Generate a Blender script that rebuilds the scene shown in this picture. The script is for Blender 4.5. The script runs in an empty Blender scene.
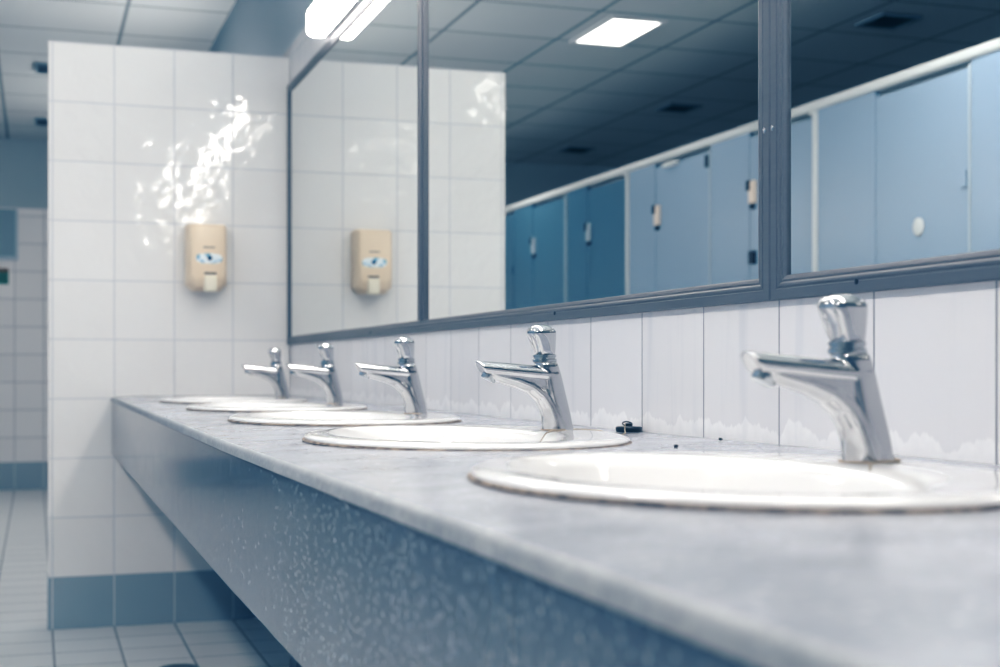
import bpy, bmesh, math, random
from mathutils import Vector, Matrix
random.seed(4)
S = bpy.context.scene
COL = S.collection
PI = math.pi
EYE = 0.88                     # eye height above the floor

# ------------------------------------------------------------------ layout (metres, floor at z = 0, view from x = y = 0)
W = 0.85                       # wall with the mirrors
DE = 4.8975                    # tiled partition at the end of the counter
FAR = 10.6
BACK = -2.3
LEFT = -2.95
CEIL = EYE + 1.65
TOP = EYE - 0.0950             # counter top
NOSE = 0.240
APB = EYE - 0.294              # apron bottom
SX, SY0, SP, SA, SB = 0.528, 0.992, 0.741, 0.278, 0.203
FX, FY0, FSP = 0.680, 1.037, 0.749
LIP = TOP - 0.0050             # the top falls slightly towards its front edge
STX = -1.44                    # cubicle fronts

# ------------------------------------------------------------------ node helpers
class NT:
    def __init__(self, name):
        self.m = bpy.data.materials.new(name); self.m.use_nodes = True
        self.t = self.m.node_tree; self.n = self.t.nodes; self.l = self.t.links
        self.b = self.n['Principled BSDF']; self.out = self.n['Material Output']
    def set(self, s, v):
        if hasattr(v, 'is_linked') or isinstance(v, bpy.types.NodeSocket): self.l.new(v, s)
        else:
            s.default_value = v
    def P(self, key, v):
        if isinstance(v, tuple) and len(v) == 3: v = (*v, 1)
        self.set(self.b.inputs[key], v)
    def math(self, op, a, b=None, c=None, clamp=False):
        n = self.n.new('ShaderNodeMath'); n.operation = op; n.use_clamp = clamp
        self.set(n.inputs[0], a)
        if b is not None: self.set(n.inputs[1], b)
        if c is not None: self.set(n.inputs[2], c)
        return n.outputs[0]
    def vmath(self, op, a, b=None, scale=None):
        n = self.n.new('ShaderNodeVectorMath'); n.operation = op
        self.set(n.inputs[0], a)
        if b is not None: self.set(n.inputs[1], b)
        if scale is not None: self.set(n.inputs['Scale'], scale)
        return n.outputs[0]
    def pos(self):
        return self.n.new('ShaderNodeNewGeometry').outputs['Position']
    def normal(self):
        return self.n.new('ShaderNodeNewGeometry').outputs['Normal']
    def obj(self):
        return self.n.new('ShaderNodeTexCoord').outputs['Object']
    def sep(self, v):
        n = self.n.new('ShaderNodeSeparateXYZ'); self.set(n.inputs[0], v); return n.outputs
    def comb(self, x=0.0, y=0.0, z=0.0):
        n = self.n.new('ShaderNodeCombineXYZ')
        for i, v in enumerate((x, y, z)): self.set(n.inputs[i], v)
        return n.outputs[0]
    def mix(self, f, a, b):
        n = self.n.new('ShaderNodeMix'); n.data_type = 'RGBA'
        self.set(n.inputs['Factor'], f)
        for s, v in ((n.inputs[6], a), (n.inputs[7], b)):
            self.set(s, (*v, 1) if isinstance(v, tuple) and len(v) == 3 else v)
        return n.outputs[2]
    def noise(self, vec, scale, detail=2.0, rough=0.5, dist=0.0):
        n = self.n.new('ShaderNodeTexNoise'); self.set(n.inputs['Vector'], vec)
        n.inputs['Scale'].default_value = scale; n.inputs['Detail'].default_value = detail
        n.inputs['Roughness'].default_value = rough; n.inputs['Distortion'].default_value = dist
        return n.outputs['Fac']
    def white(self, vec):
        n = self.n.new('ShaderNodeTexWhiteNoise'); n.noise_dimensions = '3D'
        self.set(n.inputs['Vector'], vec); return n.outputs
    def ramp(self, f, lo, hi, a=0.0, b=1.0, smooth=True):
        n = self.n.new('ShaderNodeMapRange'); n.interpolation_type = 'SMOOTHSTEP' if smooth else 'LINEAR'
        self.set(n.inputs[0], f)
        for i, v in enumerate((lo, hi, a, b)): n.inputs[i + 1].default_value = v
        return n.outputs[0]
    def bump(self, h, strength, dist, normal=None):
        n = self.n.new('ShaderNodeBump'); n.inputs['Strength'].default_value = strength
        n.inputs['Distance'].default_value = dist; self.set(n.inputs['Height'], h)
        if normal is not None: self.set(n.inputs['Normal'], normal)
        return n.outputs[0]

def lin(r, g, b):
    f = lambda c: (c / 255 / 12.92) if c / 255 <= 0.04045 else ((c / 255 + 0.055) / 1.055) ** 2.4
    return (f(r), f(g), f(b))

def plain(name, col, rough=0.5, metal=0.0, spec=0.5, coat=0.0, noise=0.0, nscale=40.0):
    k = NT(name)
    k.P('Roughness', rough); k.P('Metallic', metal); k.P('Specular IOR Level', spec); k.P('Coat Weight', coat)
    f = k.noise(k.obj(), nscale, 3)
    k.P('Base Color', k.mix(k.math('MULTIPLY', f, noise), col, tuple(c * 0.45 for c in col)))
    return k.m

def tile(name, axes, size, off, base, grout, rough=0.07, width=0.0035, wave=0.0, wscale=14.0, tilt=0.0, tint=0.05,
         usev=True, lime=False, spec=0.5):
    """glazed tiles: axes = indexes of the world axes across the surface"""
    k = NT(name); p = k.pos(); s = k.sep(p)
    u = k.math('DIVIDE', k.math('SUBTRACT', s[axes[0]], off[0]), size[0])
    v = k.math('DIVIDE', k.math('SUBTRACT', s[axes[1]], off[1]), size[1])
    def edge(c, sz):
        f = k.math('FRACT', c)
        return k.math('MULTIPLY', k.math('MINIMUM', f, k.math('SUBTRACT', 1.0, f)), sz)
    e = edge(u, size[0])
    if usev: e = k.math('MINIMUM', e, edge(v, size[1]))
    mask = k.ramp(e, width * 0.35, width * 0.75, 1.0, 0.0)
    rnd = k.white(k.comb(k.math('FLOOR', u), k.math('FLOOR', v) if usev else 0.0, 3.7))
    col = k.mix(k.math('MULTIPLY', rnd[0], tint * 2), base, tuple(c * 0.55 for c in base))
    n2 = k.noise(p, 3.0, 3)
    col = k.mix(k.math('MULTIPLY', n2, 0.10), col, tuple(c * 0.6 for c in base))
    if lime:   # chalky scale creeping up from the counter
        nz = k.noise(k.comb(0.0, s[1], 0.0), 17.0, 4, 0.6)
        h = k.math('ADD', k.math('MULTIPLY', nz, 0.085), TOP - 0.018)
        dz = k.math('SUBTRACT', h, s[2])
        m1 = k.math('MULTIPLY', k.ramp(dz, 0.0, 0.004), k.ramp(dz, 0.003, 0.05, 0.75, 0.15))
        blot = k.noise(p, 60.0, 3)
        col = k.mix(k.math('MULTIPLY', m1, k.math('ADD', 0.25, k.math('MULTIPLY', blot, 0.75)), clamp=True), col, (0.97, 0.965, 0.965))
        run = k.noise(k.comb(s[0], k.math('MULTIPLY', s[1], 18.0), k.math('MULTIPLY', s[2], 1.2)), 1.6, 3, 0.6)
        col = k.mix(k.ramp(run, 0.52, 0.8, 0.0, 0.22), col, lin(165, 175, 190))
    col = k.mix(mask, col, grout)
    k.P('Base Color', col); k.P('Specular IOR Level', spec)
    k.P('Roughness', k.math('MAXIMUM', k.math('MULTIPLY', mask, 0.7), rough))
    nrm = k.normal()
    if tilt:
        d = k.vmath('SUBTRACT', rnd[1], (0.5, 0.5, 0.5))
        nrm = k.vmath('NORMALIZE', k.vmath('ADD', nrm, k.vmath('SCALE', d, scale=tilt)))
    nrm = k.bump(mask, 0.6, -0.002, nrm)
    if wave: nrm = k.bump(k.noise(p, wscale, 1.5, 0.4, 0.3), 1.0, wave, nrm)
    k.l.new(nrm, k.b.inputs['Normal'])
    return k.m

def emit(name, col, s):
    k = NT(name)
    e = k.n.new('ShaderNodeEmission'); e.inputs['Color'].default_value = (*col, 1); e.inputs['Strength'].default_value = s
    k.l.new(e.outputs[0], k.out.inputs['Surface'])
    return k.m

def terrazzo(name, dark, light, speck, rough, amount=1.0, streak=False, bumpd=0.0004):
    k = NT(name); p = k.pos()
    def specks(scale, keep, r0, r1):
        v = k.n.new('ShaderNodeTexVoronoi'); v.inputs['Scale'].default_value = scale; k.l.new(p, v.inputs['Vector'])
        c = k.sep(v.outputs['Color'])[0]
        return k.math('MULTIPLY', k.ramp(v.outputs['Distance'], r0, r1, 1.0, 0.0), k.ramp(c, keep, keep + 0.15))
    n1 = k.noise(p, 9.0, 5, 0.6); n2 = k.noise(p, 250.0, 2, 0.55)
    col = k.mix(k.ramp(n1, 0.3, 0.7), dark, light)
    col = k.mix(k.math('MULTIPLY', specks(150.0, 0.40, 0.22, 0.48), 0.55 * amount), col, speck)
    col = k.mix(k.math('MULTIPLY', specks(85.0, 0.70, 0.14, 0.28), 0.9 * amount), col, tuple(min(1, c * 1.7) for c in speck))
    col = k.mix(k.math('MULTIPLY', specks(170.0, 0.6, 0.25, 0.5), 0.5 * amount), col, tuple(c * 0.4 for c in dark))
    if streak:
        s = k.sep(p)
        st = k.noise(k.comb(s[0], k.math('MULTIPLY', s[1], 10.0), k.math('MULTIPLY', s[2], 1.0)), 2.0, 3, 0.6)
        col = k.mix(k.ramp(st, 0.55, 0.8, 0.0, 0.15), col, speck)
    k.P('Base Color', col)
    r = k.noise(p, 24.0, 4, 0.6)
    k.P('Roughness', k.ramp(r, 0.3, 0.7, rough * 0.9, rough * 1.12))
    k.l.new(k.bump(n2, 0.35, bumpd), k.b.inputs['Normal'])
    return k.m

# ------------------------------------------------------------------ materials
WHITE = (0.83, 0.825, 0.82)
GROUT = lin(196, 200, 206)
M = {}
M['tile_end'] = tile('glazed_white_tile', (0, 2), (0.2, 0.2), (0.0509, EYE + 0.0955), WHITE, GROUT, 0.045, 0.0035, 0.0024, 18.0, 0.022, 0.03)
M['tile_side'] = tile('glazed_white_wall_tile', (1, 2), (0.2, 0.2), (0.083, EYE + 0.0955), (0.77, 0.765, 0.785), lin(130, 135, 146), 0.16, 0.0026, 0.0006, 13.0, 0.014, 0.04, lime=True)
M['tile_far'] = tile('dull_wall_tile', (0, 2), (0.2, 0.2), (0.0509, EYE + 0.0955), (0.80, 0.81, 0.82), lin(165, 170, 176), 0.2, 0.006, 0.0008, 13, 0.02, 0.06)
M['band_end'] = tile('grey_blue_skirting_tile', (0, 2), (0.2, 0.5), (0.0509, 0), lin(152, 166, 176), lin(195, 200, 204), 0.12, 0.004, 0.0006, 13, 0.01, 0.04, usev=False)
M['band_side'] = tile('grey_blue_skirting_tile_side', (1, 2), (0.2, 0.5), (0.083, 0), lin(122, 144, 162), lin(165, 175, 182), 0.12, 0.004, 0.0006, 13, 0.01, 0.04, usev=False)
M['floor'] = tile('floor_tile', (0, 1), (0.2, 0.2), (0.0509, DE), lin(212, 216, 217), lin(124, 132, 138), 0.30, 0.006, 0.0006, 9, 0.01, 0.06)
M['ceiling'] = tile('suspended_ceiling_panel', (0, 1), (0.59, 0.585), (0.395, 7.116), lin(193, 200, 203), lin(116, 127, 134), 0.9, 0.016, 0.0, 9, 0.0, 0.05, spec=0.1)
M['paint'] = plain('grey_blue_paint', lin(172, 184, 192), 0.75, noise=0.15, nscale=2)
M['paint_back'] = plain('deep_blue_paint', lin(70, 92, 110), 0.8, noise=0.15, nscale=2)
M['paint_far'] = plain('dim_blue_paint', lin(168, 181, 189), 0.8, noise=0.15, nscale=2)
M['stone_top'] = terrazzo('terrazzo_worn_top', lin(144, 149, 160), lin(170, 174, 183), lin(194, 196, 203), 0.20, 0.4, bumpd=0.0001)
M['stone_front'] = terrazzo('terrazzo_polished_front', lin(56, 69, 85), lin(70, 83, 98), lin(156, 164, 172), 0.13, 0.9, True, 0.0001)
M['stone_edge'] = terrazzo('terrazzo_rough_edge', lin(128, 134, 140), lin(150, 154, 158), lin(196, 196, 196), 0.55, 0.7)
M['stone_dark'] = plain('underside_concrete', lin(70, 84, 98), 0.8, noise=0.3)
k = NT('white_ceramic'); k.P('Base Color', (0.77, 0.77, 0.775)); k.P('Roughness', 0.06); k.P('Coat Weight', 0.5); k.P('Coat Roughness', 0.03); M['ceramic'] = k.m
k = NT('grimy_sealant'); f = k.noise(k.pos(), 55.0, 4, 0.7)
k.P('Base Color', k.mix(k.ramp(f, 0.35, 0.62), lin(62, 56, 53), lin(140, 128, 116))); k.P('Roughness', 0.8); M['sealant'] = k.m
k = NT('chrome'); f = k.noise(k.obj(), 70.0, 4, 0.6)
k.P('Base Color', (0.52, 0.53, 0.55)); k.P('Metallic', 1.0); k.P('Roughness', k.ramp(f, 0.35, 0.75, 0.09, 0.26)); M['chrome'] = k.m
k = NT('polished_chrome'); k.P('Base Color', (0.54, 0.555, 0.58)); k.P('Metallic', 1.0); k.P('Roughness', 0.05); M['chrome2'] = k.m
M['dark_chrome'] = plain('dark_chrome', (0.42, 0.45, 0.48), 0.22, 1.0)
M['scale'] = plain('brown_limescale', lin(168, 150, 130), 0.8, noise=0.5)
k = NT('mirror_glass'); k.P('Base Color', (0.86, 0.885, 0.875)); k.P('Metallic', 1.0); k.P('Roughness', 0.0); M['mirror'] = k.m
k = NT('grey_aluminium'); s = k.sep(k.pos())
f = k.noise(k.comb(s[0], k.math('MULTIPLY', s[1], 0.4), k.math('MULTIPLY', s[2], 60.0)), 6.0, 3)
k.P('Base Color', k.mix(k.math('MULTIPLY', f, 0.4), lin(92, 96, 104), lin(110, 113, 119))); k.P('Metallic', 0.25); k.P('Roughness', 0.42); M['alu'] = k.m
M['screw'] = plain('bright_screw', (0.75, 0.76, 0.78), 0.25, 1.0)
M['beige'] = plain('beige_plastic', lin(226, 208, 184), 0.30, noise=0.05)
M['cream'] = plain('cream_plastic', lin(232, 226, 208), 0.35)
M['slot'] = plain('dark_slot', lin(84, 84, 84), 0.6)
M['print_grey'] = plain('grey_print', lin(150, 140, 128), 0.6)
k = NT('label_blue_white'); o = k.sep(k.obj())
r = k.math('SQRT', k.math('ADD', k.math('POWER', k.math('DIVIDE', k.math('SUBTRACT', o[0], 0.006), 0.010), 2.0), k.math('POWER', k.math('DIVIDE', o[2], 0.010), 2.0)))
c = k.mix(k.ramp(k.noise(k.obj(), 55.0, 1), 0.42, 0.52), lin(120, 178, 205), lin(232, 240, 244))
c = k.mix(k.ramp(r, 0.75, 0.95, 1.0, 0.0), c, lin(40, 76, 108))
k.P('Base Color', c); k.P('Roughness', 0.25); M['label'] = k.m
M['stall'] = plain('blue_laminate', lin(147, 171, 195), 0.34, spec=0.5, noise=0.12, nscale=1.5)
M['stall_shaded'] = plain('shaded_blue_laminate', lin(84, 118, 143), 0.34, spec=0.5, noise=0.12, nscale=1.5)  # same laminate, with the shade of the far bays put into its colour
M['stall_white'] = plain('white_enamel', lin(214, 220, 222), 0.35)
M['stall_grey'] = plain('grey_post', lin(172, 188, 200), 0.4)
M['dark'] = plain('dark_metal', lin(34, 42, 52), 0.5, 0.3)
M['latch'] = plain('cream_latch', lin(236, 222, 208), 0.4)
M['rubber'] = plain('black_rubber', lin(24, 34, 42), 0.35)
M['chain'] = plain('tarnished_chain', lin(150, 140, 124), 0.4, 0.6)
M['speck'] = plain('dirt', lin(50, 52, 56), 0.9)
M['vent'] = plain('dark_vent', lin(44, 62, 76), 0.7)
M['vent_frame'] = plain('vent_frame', lin(110, 128, 140), 0.6)
M['housing'] = plain('white_housing', lin(200, 206, 210), 0.5)
M['tube'] = emit('tube_light', (1.0, 0.945, 0.87), 14.0)
M['tube_up'] = emit('tube_light_boosted_top', (1.0, 0.95, 0.88), 58.0)  # diffuser top emits extra, added to brighten the ceiling
M['panel_near'] = emit('panel_light_near', (1.0, 0.95, 0.89), 66.0)
M['panel'] = emit('panel_light', (1.0, 0.95, 0.89), 22.0)
M['panel_dim'] = emit('panel_light_dim', (1.0, 0.985, 0.96), 3.0)
M['panel_far'] = emit('panel_light_far', (1.0, 0.97, 0.92), 16.0)
M['tube_added'] = emit('tube_light_added', (1.0, 0.96, 0.91), 21.0)  # glow of the unseen wall lights added past the partition
M['tube_added_top'] = emit('tube_light_added_top', (1.0, 0.96, 0.91), 6.0)
M['green'] = plain('green_sign', lin(62, 120, 104), 0.5, noise=0.4, nscale=20)
M['brown'] = plain('brown_strip', lin(120, 96, 74), 0.5)
M['glassy'] = plain('dull_frosted_panel', lin(132, 152, 164), 0.4)
M['drain'] = plain('drain_steel', lin(96, 108, 118), 0.4, 0.7)

# ------------------------------------------------------------------ mesh helpers
def link(name, bm, mat, parent=None, smooth=None, loc=None, mats=None):
    me = bpy.data.meshes.new(name)
    bmesh.ops.recalc_face_normals(bm, faces=bm.faces)
    bm.to_mesh(me); bm.free()
    for m in (mats or [mat]): me.materials.append(m)
    if smooth is not None:
        for p in me.polygons: p.use_smooth = True
        me.set_sharp_from_angle(angle=math.radians(smooth))
    o = bpy.data.objects.new(name, me); COL.objects.link(o)
    if loc is not None: o.location = loc
    if parent is not None: o.parent = parent
    return o

def thing(name, label, cat, loc=(0, 0, 0), group=None):
    o = bpy.data.objects.new(name, None); COL.objects.link(o)
    o.empty_display_size = 0.05
    o.location = loc; tag(o, label, cat, group); return o
def tag(o, label, cat, group=None):
    o['label'] = label; o['category'] = cat
    if group: o['group'] = group
    return o
def struct(name, bm, mat, parent=None, **kw):
    o = link(name, bm, mat, parent, **kw)
    if parent is None: o['kind'] = 'structure'
    return o

def box(bm, x0, x1, y0, y1, z0, z1, bevel=0.0, seg=2):
    r = bmesh.ops.create_cube(bm, size=1)
    vs = r['verts']
    for v in vs:
        v.co = Vector((x0 + (v.co.x + .5) * (x1 - x0), y0 + (v.co.y + .5) * (y1 - y0), z0 + (v.co.z + .5) * (z1 - z0)))
    if bevel:
        es = list({e for v in vs for e in v.link_edges})
        bmesh.ops.bevel(bm, geom=es, offset=bevel, segments=seg, profile=0.5, affect='EDGES')
    return bm
def nb(): return bmesh.new()
def bx(*a, **k): return box(nb(), *a, **k)

def loft(bm, rings, close=True, cap0=False, cap1=False):
    vr = [[bm.verts.new(p) for p in r] for r in rings]
    n = len(rings[0])
    for a, b in zip(vr, vr[1:]):
        for i in range(n if close else n - 1):
            j = (i + 1) % n
            bm.faces.new((a[i], a[j], b[j], b[i]))
    if cap0: bm.faces.new(vr[0])
    if cap1: bm.faces.new(list(reversed(vr[-1])))
    return bm
def ell(cx, cy, z, a, b, n=48, p=2.0, rot=0.0):
    out = []
    for i in range(n):
        t = 2 * PI * i / n + rot
        c, s = math.cos(t), math.sin(t)
        out.append((cx + a * math.copysign(abs(c) ** (2 / p), c), cy + b * math.copysign(abs(s) ** (2 / p), s), z))
    return out
def lathe(bm, prof, n=32, cx=0, cy=0, cz=0, cap0=True, cap1=True):
    return loft(bm, [ell(cx, cy, cz + z, r, r, n) for r, z in prof], True, cap0, cap1)
def tube(bm, pts, r, n=8):
    pts = [Vector(p) for p in pts]; rings = []
    for i, p in enumerate(pts):
        d = (pts[min(i + 1, len(pts) - 1)] - pts[max(i - 1, 0)]).normalized()
        up = Vector((0, 0, 1)) if abs(d.z) < .9 else Vector((0, 1, 0))
        a = d.cross(up).normalized(); b = a.cross(d)
        rings.append([p + r * (math.cos(2 * PI * k / n) * a + math.sin(2 * PI * k / n) * b) for k in range(n)])
    return loft(bm, rings, True, True, True)
def spline(pts, step):
    pts = [Vector(p) for p in pts]; out = []
    P = [pts[0] * 2 - pts[1]] + pts + [pts[-1] * 2 - pts[-2]]
    for i in range(1, len(P) - 2):
        n = max(2, int((P[i + 1] - P[i]).length / step * 3))
        for j in range(n):
            t = j / n
            out.append(0.5 * (2 * P[i] + (P[i + 1] - P[i - 1]) * t + (2 * P[i - 1] - 5 * P[i] + 4 * P[i + 1] - P[i + 2]) * t * t
                              + (3 * P[i] - P[i - 1] - 3 * P[i + 1] + P[i + 2]) * t ** 3))
    out.append(pts[-1])
    res = [out[0]]; acc = 0
    for a, b in zip(out, out[1:]):
        L = (b - a).length; t = step - acc
        while t <= L:
            res.append(a + (b - a) * (t / L)); t += step
        acc = L - (t - step)
    return res
def copy_tree(o, parent=None):
    c = o.copy(); COL.objects.link(c)
    if parent is not None: c.parent = parent
    for ch in list(o.children): copy_tree(ch, c)
    return c

# ------------------------------------------------------------------ the room
struct('floor', bx(LEFT, W, BACK, FAR, -0.06, 0.0), M['floor'])
struct('ceiling', bx(LEFT, W, BACK, FAR, CEIL, CEIL + 0.06), M['ceiling'])
TT = EYE + 1.135               # top of the wall tiling
struct('wall_right', bx(W, W + 0.1, BACK, FAR, 0, TT), M['tile_side'])
struct('wall_right_upper', bx(W + 0.004, W + 0.1, BACK, FAR, TT, CEIL), M['paint'])
struct('wall_left', bx(LEFT - 0.1, LEFT, BACK, FAR, 0, CEIL), M['paint_far'])
struct('wall_back', bx(LEFT, W, BACK - 0.1, BACK, 0, CEIL), M['paint_back'])
struct('wall_far', bx(LEFT, W, FAR, FAR + 0.1, 0, EYE + 1.15), M['tile_far'])
struct('wall_far_upper', bx(LEFT, W, FAR + 0.004, FAR + 0.1, EYE + 1.15, CEIL), M['paint_far'])
struct('baseboard_far', bx(LEFT, W, FAR - 0.006, FAR, 0, 0.2), M['band_end'])
PL = 0.037
bm = bx(PL, W, DE, DE + 0.12, 0, EYE + 1.099, bevel=0.003)
struct('wall_partition', bm, M['tile_end'])
struct('baseboard_partition', bx(PL - 0.002, W, DE - 0.002, DE + 0.10, 0, EYE - 0.7045), M['band_end'])
struct('baseboard_right', bx(W - 0.002, W, BACK, DE - 0.002, 0, EYE - 0.7045), M['band_side'])
# a dull glazed opening with a frame at the left of the far wall
w = struct('window_1', bx(-0.95, -0.145, FAR - 0.02, FAR, EYE + 0.80, EYE + 1.14), M['glassy'])
struct('window_frame', bx(-0.145, -0.125, FAR - 0.025, FAR, EYE + 0.775, EYE + 1.14), M['stall_grey'], w)
struct('window_sill', bx(-0.95, -0.145, FAR - 0.03, FAR, EYE + 0.775, EYE + 0.80), M['stall_grey'], w)

# ------------------------------------------------------------------ counter
ct = thing('vanity_counter', 'long grey terrazzo vanity counter with deep speckled front running to the white partition', 'counter', (0.5, 2.3, APB))
L0, L1 = -0.35, DE - 0.001
bm = nb()
N = 72
X0 = NOSE + 0.006
def rect_ring(cx, cy, x0, x1, y0, y1, angs):
    out = []
    for t in angs:
        c, s = math.cos(t), math.sin(t); ts = []
        if abs(c) > 1e-9: ts.append(((x1 if c > 0 else x0) - cx) / c)
        if abs(s) > 1e-9: ts.append(((y1 if s > 0 else y0) - cy) / s)
        d = min(ts); x = cx + c * d; out.append((x, cy + s * d, TOP + (LIP - TOP) * max(0, (0.33 - x) / (0.33 - x0))))
    return out
for i in range(5):
    cy = SY0 + SP * i
    y0, y1 = cy - SP / 2, cy + SP / 2
    angs = [2 * PI * j / N for j in range(N)]
    for (qx, qy) in ((X0, y0), (X0, y1), (W, y0), (W, y1)):
        angs.append(math.atan2(qy - cy, qx - SX) % (2 * PI))
    angs = sorted(angs)
    inner = [(SX + (SB - 0.02) * math.cos(t), cy + (SA - 0.02) * math.sin(t), TOP) for t in angs]
    low = [(p[0], p[1], TOP - 0.02) for p in inner]
    loft(bm, [rect_ring(SX, cy, X0, W - 0.001, y0, y1, angs), inner, low])
for ya, yb in ((L0, SY0 - SP / 2), (SY0 + 4.5 * SP, L1)):
    v = [bm.verts.new(p) for p in ((X0, ya, LIP), (0.33, ya, TOP), (0.33, yb, TOP), (X0, yb, LIP))]; bm.faces.new(v)
    v = [bm.verts.new(p) for p in ((0.33, ya, TOP), (W - 0.001, ya, TOP), (W - 0.001, yb, TOP), (0.33, yb, TOP))]; bm.faces.new(v)
prof = [(X0, LIP), (NOSE + 0.003, LIP - 0.0008), (NOSE + 0.0008, LIP - 0.0028), (NOSE, LIP - 0.006), (NOSE, LIP - 0.0135), (NOSE + 0.03, LIP - 0.0135)]
o = link('countertop', bm, M['stone_top'], ct, smooth=40); o.matrix_parent_inverse = Matrix.Translation(-ct.location)
bm = nb(); loft(bm, [[(x, yy, z) for x, z in prof] for yy in (L0, 1.9, L1)], close=False)
o = link('front_edge', bm, M['stone_edge'], ct, smooth=40); o.matrix_parent_inverse = Matrix.Translation(-ct.location); o['label'] = 'rough lighter front edge'
bm = nb(); ap = [(NOSE + 0.005, LIP - 0.0135), (NOSE + 0.003, LIP - 0.0155), (NOSE + 0.003, APB + 0.002), (NOSE + 0.005, APB), (NOSE + 0.028, APB), (NOSE + 0.028, LIP - 0.0135)]
loft(bm, [[(x, yy, z) for x, z in ap] for yy in (L0, 1.9, L1)], True, True, True)
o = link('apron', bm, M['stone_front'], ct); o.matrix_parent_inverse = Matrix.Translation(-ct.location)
bm = bx(W - 0.03, W - 0.003, L0, L1 - 0.004, TOP - 0.06, TOP - 0.021)
o = link('wall_batten', bm, M['stone_dark'], ct); o.matrix_parent_inverse = Matrix.Translation(-ct.location)
for y in (0.25, 1.36, 2.84):
    o = link('support', bx(0.50, W - 0.004, y - 0.04, y + 0.04, 0.0, TOP - 0.021), M['stone_dark'], ct); o.matrix_parent_inverse = Matrix.Translation(-ct.location)

def rise(y): return max(0.0, 0.0058 * (1.9 - y))      # the counter climbs a few millimetres at its near end
for o in ct.children:
    if o.name.split('.')[0] in ('countertop', 'front_edge', 'apron'):
        for v in o.data.vertices: v.co.z += rise(v.co.y)

# ------------------------------------------------------------------ basins
def make_basin():
    t = thing('washbasin', 'x', 'washbasin', (SX, SY0, TOP), 'oval basins along the counter')
    bm = nb(); n = 96
    R = []
    def ring(a, b, z, cx=0.0): R.append(ell(cx, 0, z, b, a, n))
    A, B = SA, SB
    ring(A - 0.004, B - 0.004, 0.000); ring(A - 0.0006, B - 0.0006, 0.0018); ring(A, B, 0.0042); ring(A - 0.0014, B - 0.0014, 0.0066)
    ring(A - 0.006, B - 0.006, 0.0084); ring(A - 0.016, B - 0.015, 0.0094)
    ring(A - 0.034, B - 0.036, 0.0094, -0.006); ring(A - 0.046, B - 0.051, 0.0082, -0.022); ring(A - 0.054, B - 0.060, 0.0045, -0.029)
    ring(A - 0.060, B - 0.065, -0.004, -0.031); ring(A - 0.072, B - 0.074, -0.035, -0.032); ring(A - 0.095, B - 0.088, -0.075, -0.032)
    ring(A - 0.140, B - 0.112, -0.108, -0.030); ring(0.08, 0.055, -0.124, -0.028); ring(0.03, 0.03, -0.130, -0.026)
    loft(bm, R)
    link('bowl', bm, M['ceramic'], t, smooth=60)
    bm = nb()
    loft(bm, [ell(0, 0, 0.0005, B + 0.0026, A + 0.0026, n), ell(0, 0, 0.0026, B + 0.0010, A + 0.0010, n), ell(0, 0, 0.0036, B - 0.0025, A - 0.0025, n)])
    link('sealant_bead', bm, M['sealant'], t, smooth=60)
    bm = nb(); lathe(bm, [(0.033, -0.1285), (0.031, -0.1265), (0.022, -0.1275), (0.020, -0.134)], 32, -0.026, 0, 0, False, True)
    link('drain', bm, M['chrome2'], t, smooth=40)
    return t
basin = make_basin()
blabels = ['white oval basin with a short rusty chain dangling into it beside its tap',
           'white oval basin with a ball chain leading off its rim to a black plug',
           'third white oval basin in the row, right behind the one with the black plug',
           'second white oval basin out from the white tiled partition',
           'white oval basin at the partition end of the counter, last of the row']
basins = []
for i in range(5):
    b = basin if i == 0 else copy_tree(basin)
    b.location = (SX, SY0 + SP * i, TOP + rise(SY0 + SP * i)); b.rotation_euler.x = -0.0058 if i == 0 else 0.0; b['label'] = blabels[i]; basins.append(b)

# ------------------------------------------------------------------ push taps
def voxel_union(bm, size, smooth_it):
    me = bpy.data.meshes.new('tmp'); bmesh.ops.recalc_face_normals(bm, faces=bm.faces); bm.to_mesh(me); bm.free()
    ob = bpy.data.objects.new('tmp', me); COL.objects.link(ob)
    m = ob.modifiers.new('r', 'REMESH'); m.mode = 'VOXEL'; m.voxel_size = size
    s = ob.modifiers.new('s', 'SMOOTH'); s.factor = 0.5; s.iterations = smooth_it
    dg = bpy.context.evaluated_depsgraph_get(); dg.update()
    ev = ob.evaluated_get(dg); nm = bpy.data.meshes.new_from_object(ev)
    bpy.data.objects.remove(ob); bpy.data.meshes.remove(me)
    return nm

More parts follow.
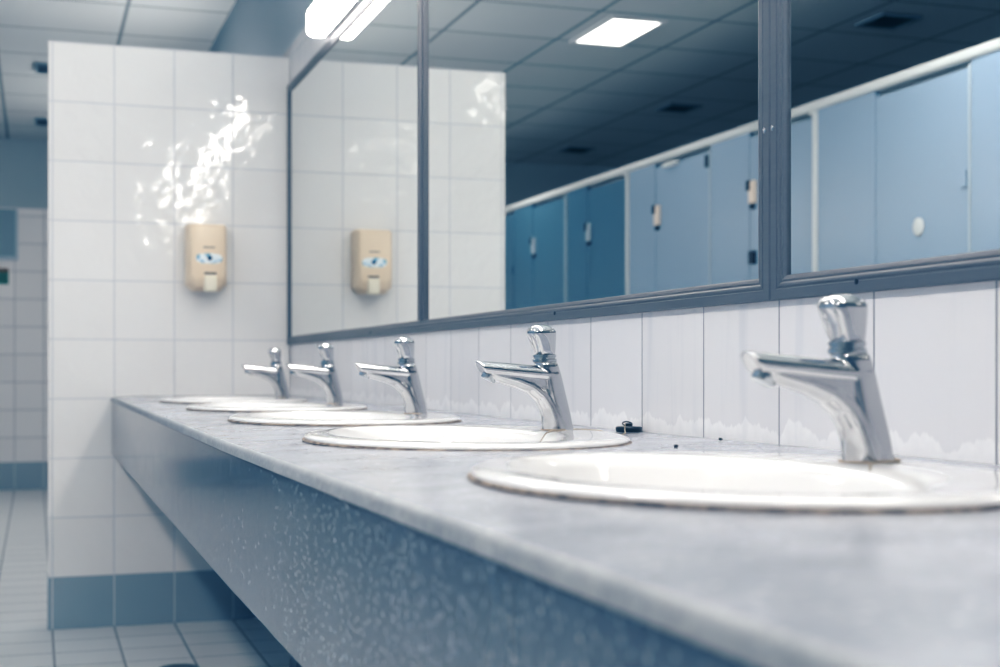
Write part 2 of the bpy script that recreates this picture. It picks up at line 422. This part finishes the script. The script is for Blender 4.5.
def make_tap():
    t = thing('push_tap', 'x', 'tap', (FX, FY0, TOP + 0.0092), 'chrome push taps along the counter')
    # tap local frame: -x towards the user
    bm = nb()
    key = [(-0.004, 0.008, 0.030, 0.010, 0.0200), (0.020, 0.001, 0.024, 0.013, 0.0192), (0.050, -0.010, 0.016, 0.017, 0.0178), (0.075, -0.0145, 0.0155, 0.0155, 0.0168), (0.0885, -0.0178, 0.0155, 0.0145, 0.0160), (0.0935, -0.0192, 0.0140, 0.0135, 0.0140)]
    rings = []
    for (z, cx, af, ab, hw) in key:
        ring = []
        for i in range(48):
            an = 2 * PI * i / 48; c, q = math.cos(an), math.sin(an)
            e = 0.36 if c > 0 else 0.95
            ring.append((cx + (ab if c > 0 else af) * math.copysign(abs(c) ** e, c), hw * math.copysign(abs(q) ** (0.4 if c > 0 else 0.9), q), z))
        rings.append(ring)
    loft(bm, rings, True, True, True)
    # rounded throat sweeping from the foot forward to the outlet
    path = [(0.000, -0.004, 0.0200, 0.016), (-0.006, 0.016, 0.0190, 0.0150), (-0.0135, 0.034, 0.0175, 0.0135), (-0.024, 0.0480, 0.0162, 0.0120),
            (-0.040, 0.0600, 0.0152, 0.0110), (-0.060, 0.0675, 0.0145, 0.0100), (-0.082, 0.0735, 0.0138, 0.0095), (-0.098, 0.0775, 0.0132, 0.0085)]
    rings = []
    for i, (x, z, w_, h_) in enumerate(path):
        a, b = path[max(0, i - 1)], path[min(len(path) - 1, i + 1)]
        dx, dz = b[0] - a[0], b[1] - a[1]; L = math.hypot(dx, dz); nx, nz = -dz / L, dx / L
        rings.append([(x + nx * h_ * math.sin(2 * PI * k / 40), w_ * math.copysign(abs(math.cos(2 * PI * k / 40)) ** 0.8, math.cos(2 * PI * k / 40)), z + nz * h_ * math.sin(2 * PI * k / 40)) for k in range(40)])
    loft(bm, rings, True, True, True)
    # solid web between throat and shell
    pr = [(-0.012, 0.020), (-0.030, 0.052), (-0.055, 0.066), (-0.092, 0.0755), (-0.092, 0.082), (-0.010, 0.080), (0.0, 0.05)]
    loft(bm, [[(x, -0.0135 - 0.0015 * (x > -0.05), z) for x, z in pr], [(x, 0.0135 + 0.0015 * (x > -0.05), z) for x, z in pr]], True, True, True)
    # flattened upper shell of the spout with a slanted nose
    rings = []
    for s in range(13):
        f = s / 12; x = -0.004 - 0.108 * f
        zt = 0.0865 + 0.0085 * f ** 1.3; zb = 0.0640 + 0.0105 * f
        hw = 0.0172 - 0.0026 * f
        hz = (zt - zb) / 2; zc = (zt + zb) / 2
        ring = []
        for i in range(40):
            a = 2 * PI * i / 40; c, q = math.cos(a), math.sin(a)
            ring.append((x - 0.0075 * q * max(0, (f - 0.7) / 0.3), hw * c, zc + hz * (q if q > 0 else math.copysign(abs(q) ** 0.8, q))))
        rings.append(ring)
    loft(bm, rings, True, True, True)
    me = voxel_union(bm, 0.0011, 9)
    me.name = 'tap_body'; me.materials.append(M['chrome'])
    for p in me.polygons: p.use_smooth = True
    o = bpy.data.objects.new('body', me); COL.objects.link(o); o.parent = t
    bm = nb(); lathe(bm, [(0.0080, -0.0045), (0.0100, -0.0050), (0.0108, -0.0040), (0.0108, 0.006)], 28)
    bm.transform(Matrix.Translation((-0.0995, 0, 0.0730)) @ Matrix.Rotation(math.radians(28), 4, 'Y'))
    link('aerator', bm, M['dark_chrome'], t, smooth=40)
    # collar rings
    cx = -0.0195
    bm = nb(); lathe(bm, [(0.0150, 0.092), (0.0166, 0.0935), (0.0166, 0.0965), (0.0148, 0.0975), (0.0148, 0.0995), (0.0160, 0.1000), (0.0160, 0.1025), (0.0140, 0.1035)], 36, cx, 0, 0)
    link('collar', bm, M['dark_chrome'], t, smooth=35)
    # push button: flares upward, domed top, scooped front
    rings = []; n = 64
    prof = [(0.0125, 0.1015), (0.0138, 0.1030), (0.0152, 0.109), (0.0168, 0.117), (0.0184, 0.126), (0.0192, 0.1315), (0.0193, 0.1335), (0.0185, 0.1360),
            (0.0165, 0.1388), (0.0132, 0.1413), (0.009, 0.1430), (0.004, 0.1438)]
    for r, z in prof:
        ring = []
        for x, y, zz in ell(0, 0, z, r * 0.98, r * 0.96, n, 3.0):
            f = (z - 0.1015) / 0.04
            if x < 0 and z < 0.134:                         # arch-shaped scoop facing the user
                d = 1 - (y / (0.0125 * max(0.05, 1 - max(0, (z - 0.116) / 0.016) ** 2) ** 0.5)) ** 2 if z < 0.1315 else 0
                if d > 0: x += 0.0042 * min(1, d * 3)
            ring.append((cx - 0.006 * f + x, y, z))
        rings.append(ring)
    bm = nb(); loft(bm, rings, True, True, True)
    link('push_button', bm, M['chrome2'], t, smooth=32)
    bm = nb(); loft(bm, [ell(-0.002, 0, -0.0003, 0.0218, 0.0208, 40, 2.4), ell(-0.002, 0, 0.0008, 0.0214, 0.0204, 40, 2.4), ell(-0.002, 0, 0.0010, 0.019, 0.018, 40, 2.4)])
    o = link('base_seal', bm, M['scale'], t, smooth=40)
    return t
tap = make_tap()
tlabels = ['chrome push tap with a short rusty chain hanging at its foot',
           'chrome push tap on the basin whose chain runs to the black plug',
           'third chrome push tap in the row, behind the basin with the black plug',
           'second chrome push tap out from the white tiled partition',
           'chrome push tap on the basin beside the white tiled partition']
for i in range(5):
    b = tap if i == 0 else copy_tree(tap)
    b.location = (FX, FY0 + FSP * i, TOP + 0.0092 + rise(FY0 + FSP * i)); b['label'] = tlabels[i]

# ------------------------------------------------------------------ plug, chains, specks
def beads(pts, r=0.0012, step=0.0031):
    bm = nb()
    P = spline(pts, step)
    for p in P:
        bmesh.ops.create_icosphere(bm, subdivisions=1, radius=r, matrix=Matrix.Translation(p))
    tube(bm, P, r * 0.4, 5)
    return bm
RIM = TOP + 0.0107
y2 = FY0 + FSP
pg = thing('drain_plug', 'black rubber drain plug on its ball chain against the tiled wall', 'plug', (0.826, 1.878, TOP))
bm = nb(); lathe(bm, [(0.0165, 0.0), (0.0188, 0.001), (0.0192, 0.007), (0.0178, 0.0085), (0.010, 0.009), (0.006, 0.0095), (0.0055, 0.013), (0.003, 0.0138)], 32)
link('stopper', bm, M['rubber'], pg, smooth=40)
bm = nb(); tube(bm, [(0.0075 * math.cos(a) - 0.002, 0.004 * math.sin(a), 0.0125 + 0.003 * math.sin(a)) for a in [i * PI / 8 for i in range(17)]], 0.0011, 6)
link('ring', bm, M['rubber'], pg, smooth=60)
ox, oy = -0.826, -1.878
def at2(x, y, z): return (x + ox, y + oy, z - TOP)
pts = [at2(0.622, 1.705, TOP - 0.006), at2(0.634, 1.712, RIM - 0.003), at2(0.645, 1.725, RIM - 0.0005), at2(0.666, 1.752, RIM), at2(0.7067, 1.782, RIM - 0.0002),
       at2(0.7235, 1.755, RIM - 0.0010), at2(0.7245, 1.735, RIM - 0.0014), at2(0.733, 1.733, TOP + 0.0045), at2(0.745, 1.742, TOP + 0.0016), at2(0.765, 1.77, TOP + 0.0014), at2(0.795, 1.82, TOP + 0.0014), at2(0.810, 1.855, TOP + 0.004), at2(0.818, 1.872, TOP + 0.0125)]
link('ball_chain', beads(pts), M['chain'], pg, smooth=60)
ch = thing('stopper_chain', 'short rusty ball chain curling from the foot of a chrome tap into a white basin', 'chain', (FX, FY0, RIM + rise(FY0)))
def at3(x, y, z): return (x - FX, y - FY0, z - RIM)
pts = [at3(0.712, 1.046, RIM), at3(0.700, 1.018, RIM), at3(0.680, 1.008, RIM), at3(0.662, 1.003, RIM - 0.0008), at3(0.649, 0.985, RIM - 0.004), at3(0.640, 0.972, RIM - 0.012), at3(0.634, 0.963, RIM - 0.022), at3(0.631, 0.966, RIM - 0.029)]
link('ball_chain', beads(pts, 0.0013), M['chain'], ch, smooth=60)
for j, (x, y, r, lab) in enumerate(((0.705, 1.467, 0.0028, 'dark crumb of dirt on the grey counter between two basins'),
                                    (0.832, 1.600, 0.0030, 'tiny dark crumb of dirt in the joint along the tiled wall'))):
    bm = nb(); bmesh.ops.create_icosphere(bm, subdivisions=2, radius=r)
    for v in bm.verts: v.co *= random.uniform(0.8, 1.15); v.co.z *= 0.7
    tag(link('dirt_crumb', bm, M['speck'], None, smooth=60, loc=(x, y, TOP + r * 0.55 + rise(y))), lab, 'dirt', 'crumbs of dirt on the counter')

# ------------------------------------------------------------------ mirrors
MB, MT = EYE + 0.081, EYE + 0.996
GX = W - 0.004
def make_mirror(y0, y1, ydiv, label, screws):
    t = thing('wall_mirror', label, 'mirror', (W, (y0 + y1) / 2, MB), 'framed wall mirrors over the counter')
    inv = Matrix.Translation(-t.location)
    def ad(name, bm, mat, **k):
        o = link(name, bm, mat, t, **k); o.matrix_parent_inverse = inv; return o
    prof = [(0, 0.0), (0, 0.0090), (0.0015, 0.0105), (0.0125, 0.0105), (0.0135, 0.0094), (0.0150, 0.0094), (0.0160, 0.0105), (0.0190, 0.0103), (0.0210, 0.0085), (0.0235, 0.0092), (0.0265, 0.0082), (0.0285, 0.0070), (0.0290, 0.005), (0.0290, 0.003)]
    kv = 1.18
    rings = []
    for w, d in prof:
        x = W - d
        rings.append([(x, y0 + w * kv, MB + w), (x, y1 - w * kv, MB + w), (x, y1 - w * kv, MT - w), (x, y0 + w * kv, MT - w)])
    bm = nb(); loft(bm, rings); ad('frame', bm, M['alu'])
    # dividing bar
    dp = [(-0.016, 0.003), (-0.016, 0.008), (-0.009, 0.0105), (-0.008, 0.0155), (0.008, 0.0155), (0.009, 0.0105), (0.016, 0.008), (0.016, 0.003)]
    bm = nb(); loft(bm, [[(W - d, ydiv + w, MB + 0.0275) for w, d in dp], [(W - d, ydiv + w, MT - 0.0275) for w, d in dp]], True, True, True)
    ad('dividing_bar', bm, M['alu'])
    for ya, yb in ((y0 + 0.032, ydiv - 0.010), (ydiv + 0.010, y1 - 0.032)):
        ad('mirror_pane', bx(GX, W - 0.0005, ya, yb, MB + 0.0275, MT - 0.0275), M['mirror'])
    for (y, z) in screws:
        bm = nb(); rr = 0.0032
        r1 = ell(0, 0, 0, rr, rr, 14); 
        loft(bm, [[(W - 0.0102, y + a, z + b) for a, b, _ in r1], [(W - 0.0114, y + a, z + b) for a, b, _ in r1], [(W - 0.0120, y + a * .6, z + b * .6) for a, b, _ in r1]], True, False, True)
        ad('screw', bm, M['screw'] if z > MB + 0.05 else M['dark'], smooth=40)
    return t
YJ = 1.4875
ZS = EYE + 0.288
make_mirror(YJ + 0.0005, 4.893, 3.095, 'long grey framed wall mirror reaching to the white partition, soap dispenser reflected in it',
            [(YJ + 0.0115, ZS), (3.60, MB + 0.012), (2.22, MB + 0.012), (YJ + 0.013, MT - 0.15)])
make_mirror(-1.92, YJ - 0.0005, -0.25, 'grey framed wall mirror above the basin with the rusty chain, pale stalls reflected',
            [(YJ - 0.0075, ZS), (1.30, MB + 0.012), (0.40, MB + 0.012), (YJ - 0.013, MT - 0.15)])

# ------------------------------------------------------------------ lights above the mirrors, and unseen ones added past the partition
def make_wall_light():
    t = thing('fluorescent_wall_light', 'x', 'light', (W, 0, EYE + 1.0), 'fluorescent lights above the mirrors')
    L = 1.22
    bm = bx(-0.024, 0, -L / 2, L / 2, 0.0, 0.085, bevel=0.002); link('housing', bm, M['housing'], t)
    prof = [(-0.024, 0.0), (-0.058, -0.002), (-0.072, 0.004), (-0.077, 0.016), (-0.077, 0.066), (-0.072, 0.078), (-0.058, 0.084), (-0.024, 0.082)]
    bm = nb(); loft(bm, [[(x, -L / 2 + 0.004, z) for x, z in prof], [(x, L / 2 - 0.004, z) for x, z in prof]], True, True, True)
    d = link('diffuser', bm, M['tube'], t, smooth=30)
    d.data.materials.append(M['tube_up'])
    for p in d.data.polygons:
        if p.normal.z > 0.5: p.material_index = 1
    return t
wl = make_wall_light()
for i, (yc, lab) in enumerate(((3.55, 'glowing white fluorescent light on the wall over the mirror nearest the partition'),
                               (2.22, 'glowing white fluorescent light over the middle of the mirror row'),
                               (0.89, 'glowing white fluorescent light over the mirror above the basin with the rusty chain'),
                               (6.3, 'added unseen fluorescent wall light just behind the white partition'),
                               (8.6, 'added unseen fluorescent wall light between the partition and the far wall'))):
    o = wl if i == 0 else copy_tree(wl)
    o.location = (W, yc, EYE + 1.0); o['label'] = lab
    if i > 2:  # unseen fixtures, added to light the far ceiling and wall
        for c in o.children:
            if c.name.startswith('diffuser'):
                c.data = c.data.copy(); c.data.materials[0] = M['tube_added']; c.data.materials[1] = M['tube_added_top']

# ------------------------------------------------------------------ ceiling lights and vents
def make_panel_light():
    t = thing('ceiling_light', 'x', 'light', (0, 0, CEIL), 'recessed ceiling lights')
    link('diffuser', bx(-0.122, 0.122, -0.246, 0.246, -0.010, 0.0), M['panel'], t)
    bm = nb()
    for a in ((-0.145, -0.122, -0.275, 0.275), (0.122, 0.145, -0.275, 0.275), (-0.122, 0.122, -0.275, -0.246), (-0.122, 0.122, 0.246, 0.275)):
        box(bm, a[0], a[1], a[2], a[3], -0.013, 0.0)
    link('frame', bm, M['housing'], t)
    return t
pl = make_panel_light()
for i, (y, lab) in enumerate(((6.265, 'bright rectangular ceiling light, the one seen whole in the mirror'),
                              (8.60, 'added unseen ceiling light behind the white partition'),  # out of view, added to light the far end
                              (3.93, 'bright rectangular ceiling light level with the far basins'),
                              (1.59, 'bright rectangular ceiling light level with the near basins'),
                              (-0.75, 'added unseen ceiling light behind the viewer'))):  # out of view, added for more light on the near side
    o = pl if i == 0 else copy_tree(pl)
    o.location = (-1.003, y, CEIL); o['label'] = lab
    for c in o.children:
        if c.name.startswith('diffuser'): c.data = c.data.copy(); c.data.materials[0] = M[('panel_dim', 'panel_far')[i] if i < 2 else ('panel' if i == 2 else 'panel_near')]
def make_vent():
    t = thing('ceiling_vent', 'x', 'vent', (0, 0, CEIL), 'dark ceiling vents')
    bm = nb()
    for k in range(6):
        y = -0.105 + k * 0.042
        box(bm, -0.115, 0.115, y - 0.012, y + 0.012, -0.012, -0.003)
    link('grille', bm, M['vent'], t)
    bm = nb()
    for a in ((-0.135, -0.115, -0.145, 0.145), (0.115, 0.135, -0.145, 0.145), (-0.115, 0.115, -0.145, -0.125), (-0.115, 0.115, 0.125, 0.145)):
        box(bm, *a, -0.014, 0.0)
    link('frame', bm, M['vent_frame'], t)
    link('duct', bx(-0.115, 0.115, -0.125, 0.125, -0.002, 0.0), M['dark'], t)
    return t
vt = make_vent()
for i, (x, y, lab) in enumerate(((-2.14, 5.665, 'dark ceiling vent above the stall with the round white knob, largest in the mirror'),
                                 (-2.16, 7.98, 'dark ceiling vent seen in the mirror beyond the ceiling light'),
                                 (-2.17, 9.75, 'dark ceiling vent near the end wall, smallest in the mirror'),
                                 (0.10, 8.02, 'dark ceiling vent beside the top edge of the partition, the upper of two'),
                                 (0.10, 9.77, 'dark ceiling vent beside the partition, close to the far wall'))):
    o = vt if i == 0 else copy_tree(vt)
    o.location = (x, y, CEIL); o.scale = (0.80, 0.82, 1.0); o['label'] = lab

# ------------------------------------------------------------------ soap dispenser
sd = thing('soap_dispenser', 'beige plastic soap dispenser on the white tiled partition', 'soap dispenser', (0.554, DE, EYE + 0.265))
def front(prof, hw, name, mat, bev=0.0):
    pass
bm = nb()
def drect(hw, z0, z1, cut_, y):
    return [(-hw, y, z0 + cut_), (-hw + cut_, y, z0), (hw - cut_, y, z0), (hw, y, z0 + cut_), (hw, y, z1 - 0.008), (hw - 0.008, y, z1), (-hw + 0.008, y, z1), (-hw, y, z1 - 0.008)]
loft(bm, [drect(0.069, -0.002, 0.228, 0.022, 0.0), drect(0.069, -0.002, 0.228, 0.022, -0.055), drect(0.062, 0.010, 0.225, 0.020, -0.085), drect(0.056, 0.040, 0.220, 0.012, -0.098)], True, True, True)
bmesh.ops.bevel(bm, geom=list(bm.edges), offset=0.0045, segments=3, profile=0.5, affect='EDGES', clamp_overlap=True)
link('body', bm, M['beige'], sd, smooth=35)
def yfront(z): return -0.0985
def patch(bm, cx, z0, z1, hw, th=0.002, p=2.0, n=32):
    zc, hz = (z0 + z1) / 2, (z1 - z0) / 2
    pts = ell(cx, zc, 0, hw, hz, n, p)
    loft(bm, [[(x, yfront(z) + 0.003, z) for x, z, _ in pts], [(x, yfront(z) - th + 0.0015, z) for x, z, _ in pts]], True, True, True)
    return bm
bm = nb(); patch(bm, 0.004, 0.090, 0.124, 0.044, 0.002, 3.0)
for v in bm.verts: v.co.z -= 0.108; v.co.y += 0.0
o = link('label_sticker', bm, M['label'], sd, smooth=30); o.location = (0, 0, 0.108)
o['label'] = 'pale blue and white oval label'
bm = nb(); patch(bm, 0.004, 0.142, 0.148, 0.020, 0.0012, 6.0); link('raised_print', bm, M['print_grey'], sd)
bm = nb(); patch(bm, 0.008, 0.052, 0.060, 0.021, 0.0016, 5.0); link('slot', bm, M['slot'], sd)
bm = bx(-0.013, 0.029, -0.114, -0.070, -0.006, 0.050, bevel=0.006, seg=3); link('push_lever', bm, M['cream'], sd, smooth=35)

# ------------------------------------------------------------------ cubicles (seen in the mirrors)
RZ = EYE + 1.128
rl = thing('stall_headrail', 'white rail running along the top of the blue stall fronts', 'rail', (STX, 5.5, RZ))
bm = nb(); pr = ell(0, 0, 0, 0.026, 0.022, 20, 3.0)
loft(bm, [[(x, -4.6, z - 0.022) for x, z, _ in pr], [(x, 5.09, z - 0.022) for x, z, _ in pr]], True, True, True)
link('rail', bm, M['stall_white'], rl, smooth=40)
PTOP = RZ - 0.046
E = [1.17, 2.16, 3.15, 4.12, 5.135, 6.11, 7.095, 8.04, 9.05, 10.10]
SEAM = [0.575, 0.575, 0.575, 0.580, 0.576, 0.630, 0.605, 0.622, 0.57]
PW = {5.135: 0.024, 7.095: 0.024, 8.04: 0.020, 6.11: 0.014, 4.12: 0.014}
DZ = 0.012
dl = {0: 'blue stall door at the near end of the row, out of the mirror', 1: 'blue stall door second from the near end of the row',
      2: 'pale blue stall door just before the one with the round white knob', 3: 'pale blue stall door with a round white knob',
      4: 'blue stall door whose cream latch sits beside the joint of the two mirrors', 5: 'blue stall door with a cream latch and white clip under the rail',
      6: 'blue stall door between the white post and the slim grey post', 7: 'blue stall door next to the white partition in the mirror', 8: 'blue stall door hidden beyond the white partition in the mirror'}
for i in range(9):
    ya = E[i] + PW.get(E[i], 0.010) / 2 + 0.004; yb = E[i] + SEAM[i]; yc = E[i + 1] - PW.get(E[i + 1], 0.010) / 2 - 0.003
    LAM = M['stall_shaded'] if i >= 6 else M['stall']  # far bays take the copy darkened for shade
    d = thing('stall_door', dl[i], 'stall door', (STX, ya, DZ), 'blue stall doors')
    def loc(x, y, z): return (x - STX, y - ya, z - DZ)
    def bl(name, x0, x1, y0, y1, z0, z1, mat, par, **k):
        return link(name, bx(x0 - STX, x1 - STX, y0 - ya, y1 - ya, z0 - DZ, z1 - DZ, **k), mat, par)
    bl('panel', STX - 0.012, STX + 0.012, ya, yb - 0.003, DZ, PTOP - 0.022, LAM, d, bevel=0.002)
    if i == 3:
        bm = nb(); yk = 4.415 - ya; zk = EYE + 0.525 - DZ
        pr = [(0.030, 0.012), (0.034, 0.014), (0.034, 0.017), (0.024, 0.020), (0.008, 0.021)]
        loft(bm, [[(x, yk + a, zk + b) for a, b, _ in ell(0, 0, 0, r, r, 24)] for r, x in pr], True, True, True)
        link('knob', bm, M['stall_white'], d, smooth=40)
    if i >= 4:
        z = EYE + 0.807
        l = bl('latch', STX + 0.012, STX + 0.034, yb - 0.072, yb - 0.020, z - 0.055, z + 0.050, M['latch'] if i < 6 else M['stall_grey'], d, bevel=0.006)
        bl('bolt', STX + 0.012, STX + 0.040, yb - 0.040, yb - 0.010, z + 0.006, z + 0.052, M['dark'], d, bevel=0.003)
        bl('keeper', STX + 0.012, STX + 0.026, yb - 0.050, yb - 0.018, z - 0.080, z - 0.057, M['dark'], d, bevel=0.003)
    if i == 4: bl('door_stop', STX + 0.012, STX + 0.030, 5.650, 5.695, EYE + 0.475, EYE + 0.535, M['dark'], d, bevel=0.003)
    for zz in (0.42, PTOP - 0.07 if i in (5,) else 1.55):
        bl('hinge', STX + 0.012, STX + 0.022, ya + 0.001, ya + 0.030, zz - 0.03, zz + 0.03, M['dark'] if (i == 5 and zz > 1.6) else LAM, d, bevel=0.002)
    p = thing('cubicle_screen', {3: 'narrow pale blue stall panel between the knobbed door and the bright white post',
                              4: 'narrow blue stall panel hidden by the joint of the two mirrors',
                              5: 'narrow blue stall panel between a cream latch and the white post',
                              6: 'narrow blue stall panel between the two posts farther down the row',
                              7: 'narrow blue stall panel beside the edge of the white partition in the mirror'}.get(i, dl[i].replace('door', 'side panel')), 'screen', (STX, yb, 0), 'narrow blue stall panels')
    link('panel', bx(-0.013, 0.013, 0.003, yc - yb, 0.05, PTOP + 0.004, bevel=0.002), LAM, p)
    link('foot', bx(-0.012, 0.012, (yc - yb) / 2 - 0.02, (yc - yb) / 2 + 0.02, 0.0, 0.051), M['stall_grey'], p)
    if i in (0, 1, 2): pass
    # divider wall of the cubicle behind
    q = tag(link('stall_divider', bx(LEFT, STX - 0.016, E[i] - 0.010, E[i] + 0.010, 0.0, PTOP - 0.03), M['stall']), 'blue dividing wall behind the stall fronts', 'stall divider', 'stall dividing walls')
POSTS = {4.12: ('stall_grey', 0.014, 'faint slim joint strip between pale blue stall doors'), 5.135: ('stall_white', 0.024, 'bright white post with hooked top, the largest in the mirror'),
         6.11: ('stall_grey', 0.014, 'faint slim joint strip left of the joint of the mirrors'), 7.095: ('stall_white', 0.024, 'white post with hooked top between shaded blue stall doors'),
         8.04: ('stall_grey', 0.020, 'slim grey post close to the partition edge in the mirror')}
for y, (mt, wd, lab) in POSTS.items():
    t = thing('stall_post', lab, 'post', (STX, y, 0), 'posts between the stall doors')
    link('upright', bx(-0.014, 0.014 + (0.012 if wd > 0.015 else 0.002), -wd / 2, wd / 2, 0.0, PTOP - 0.012, bevel=0.003), M[mt], t)
    if wd > 0.02 and mt == 'stall_white':
        link('hook', bx(-0.010, 0.034, -wd / 2, wd / 2 + 0.03, PTOP - 0.014, PTOP + 0.002, bevel=0.010, seg=3), M[mt], t)
c = tag(link('rail_clip', bx(0, 0.03, -0.07, 0.07, -0.012, 0.012, bevel=0.003), M['stall_white'], loc=(STX + 0.012, 6.52, PTOP - 0.030)),
        'small white clip under the rail above a blue stall door', 'clip')

# ------------------------------------------------------------------ bits at the far end and on the floor
sg = thing('wall_sign', 'small green sign with a brown upper edge on the far wall', 'sign', (-0.26, FAR, EYE + 0.60))
link('plate', bx(-0.070, 0.070, -0.014, 0, 0.0, 0.085), M['green'], sg)
link('edge_strip', bx(-0.070, 0.070, -0.015, 0, 0.085, 0.115), M['brown'], sg)
fd = thing('floor_drain', 'round steel floor drain in the pale floor tiles near the partition', 'drain', (0.393, 4.14, 0))
bm = nb(); lathe(bm, [(0.060, 0.0), (0.060, 0.004), (0.050, 0.005), (0.048, 0.003)], 36); link('rim', bm, M['drain'], fd, smooth=35)
bm = nb()
for k in range(7):
    x = -0.039 + k * 0.013; h = math.sqrt(0.047 ** 2 - x * x); box(bm, x - 0.004, x + 0.004, -h, h, 0.001, 0.0045)
link('grate', bm, M['drain'], fd)

# ------------------------------------------------------------------ world, camera, view
wd = bpy.data.worlds.new('World'); S.world = wd; wd.use_nodes = True
wd.node_tree.nodes['Background'].inputs[0].default_value = (0.5, 0.62, 0.75, 1); wd.node_tree.nodes['Background'].inputs[1].default_value = 0.2
cam = bpy.data.cameras.new('camera'); co = bpy.data.objects.new('camera', cam); COL.objects.link(co); S.camera = co
co.location = (0, 0, EYE); co.rotation_euler = (PI / 2, 0, -0.3221)
cam.sensor_width = 36; cam.lens = 36 * 1.389; cam.shift_y = 0.0342
cam.clip_start = 0.05
cam.dof.use_dof = True; cam.dof.focus_distance = 1.90; cam.dof.aperture_fstop = 5.6
S.view_settings.view_transform = 'Standard'; S.view_settings.look = 'None'
S.view_settings.exposure = 0.70
vs = S.view_settings; vs.use_curve_mapping = True
for c, pts in ((0, ((0.015, 0.004), (0.05, 0.022), (0.13, 0.113), (0.32, 0.325))), (1, ((0.05, 0.037), (0.12, 0.111), (0.3, 0.30))), (2, ((0.06, 0.065), (0.3, 0.305)))):
    for p in pts: vs.curve_mapping.curves[c].points.new(*p)
vs.curve_mapping.update()
cy = S.cycles
cy.caustics_reflective = True; cy.caustics_refractive = False; cy.blur_glossy = 0.6
cy.max_bounces = 10; cy.diffuse_bounces = 5; cy.glossy_bounces = 6
cy.sample_clamp_indirect = 4.0
cy.use_denoising = True
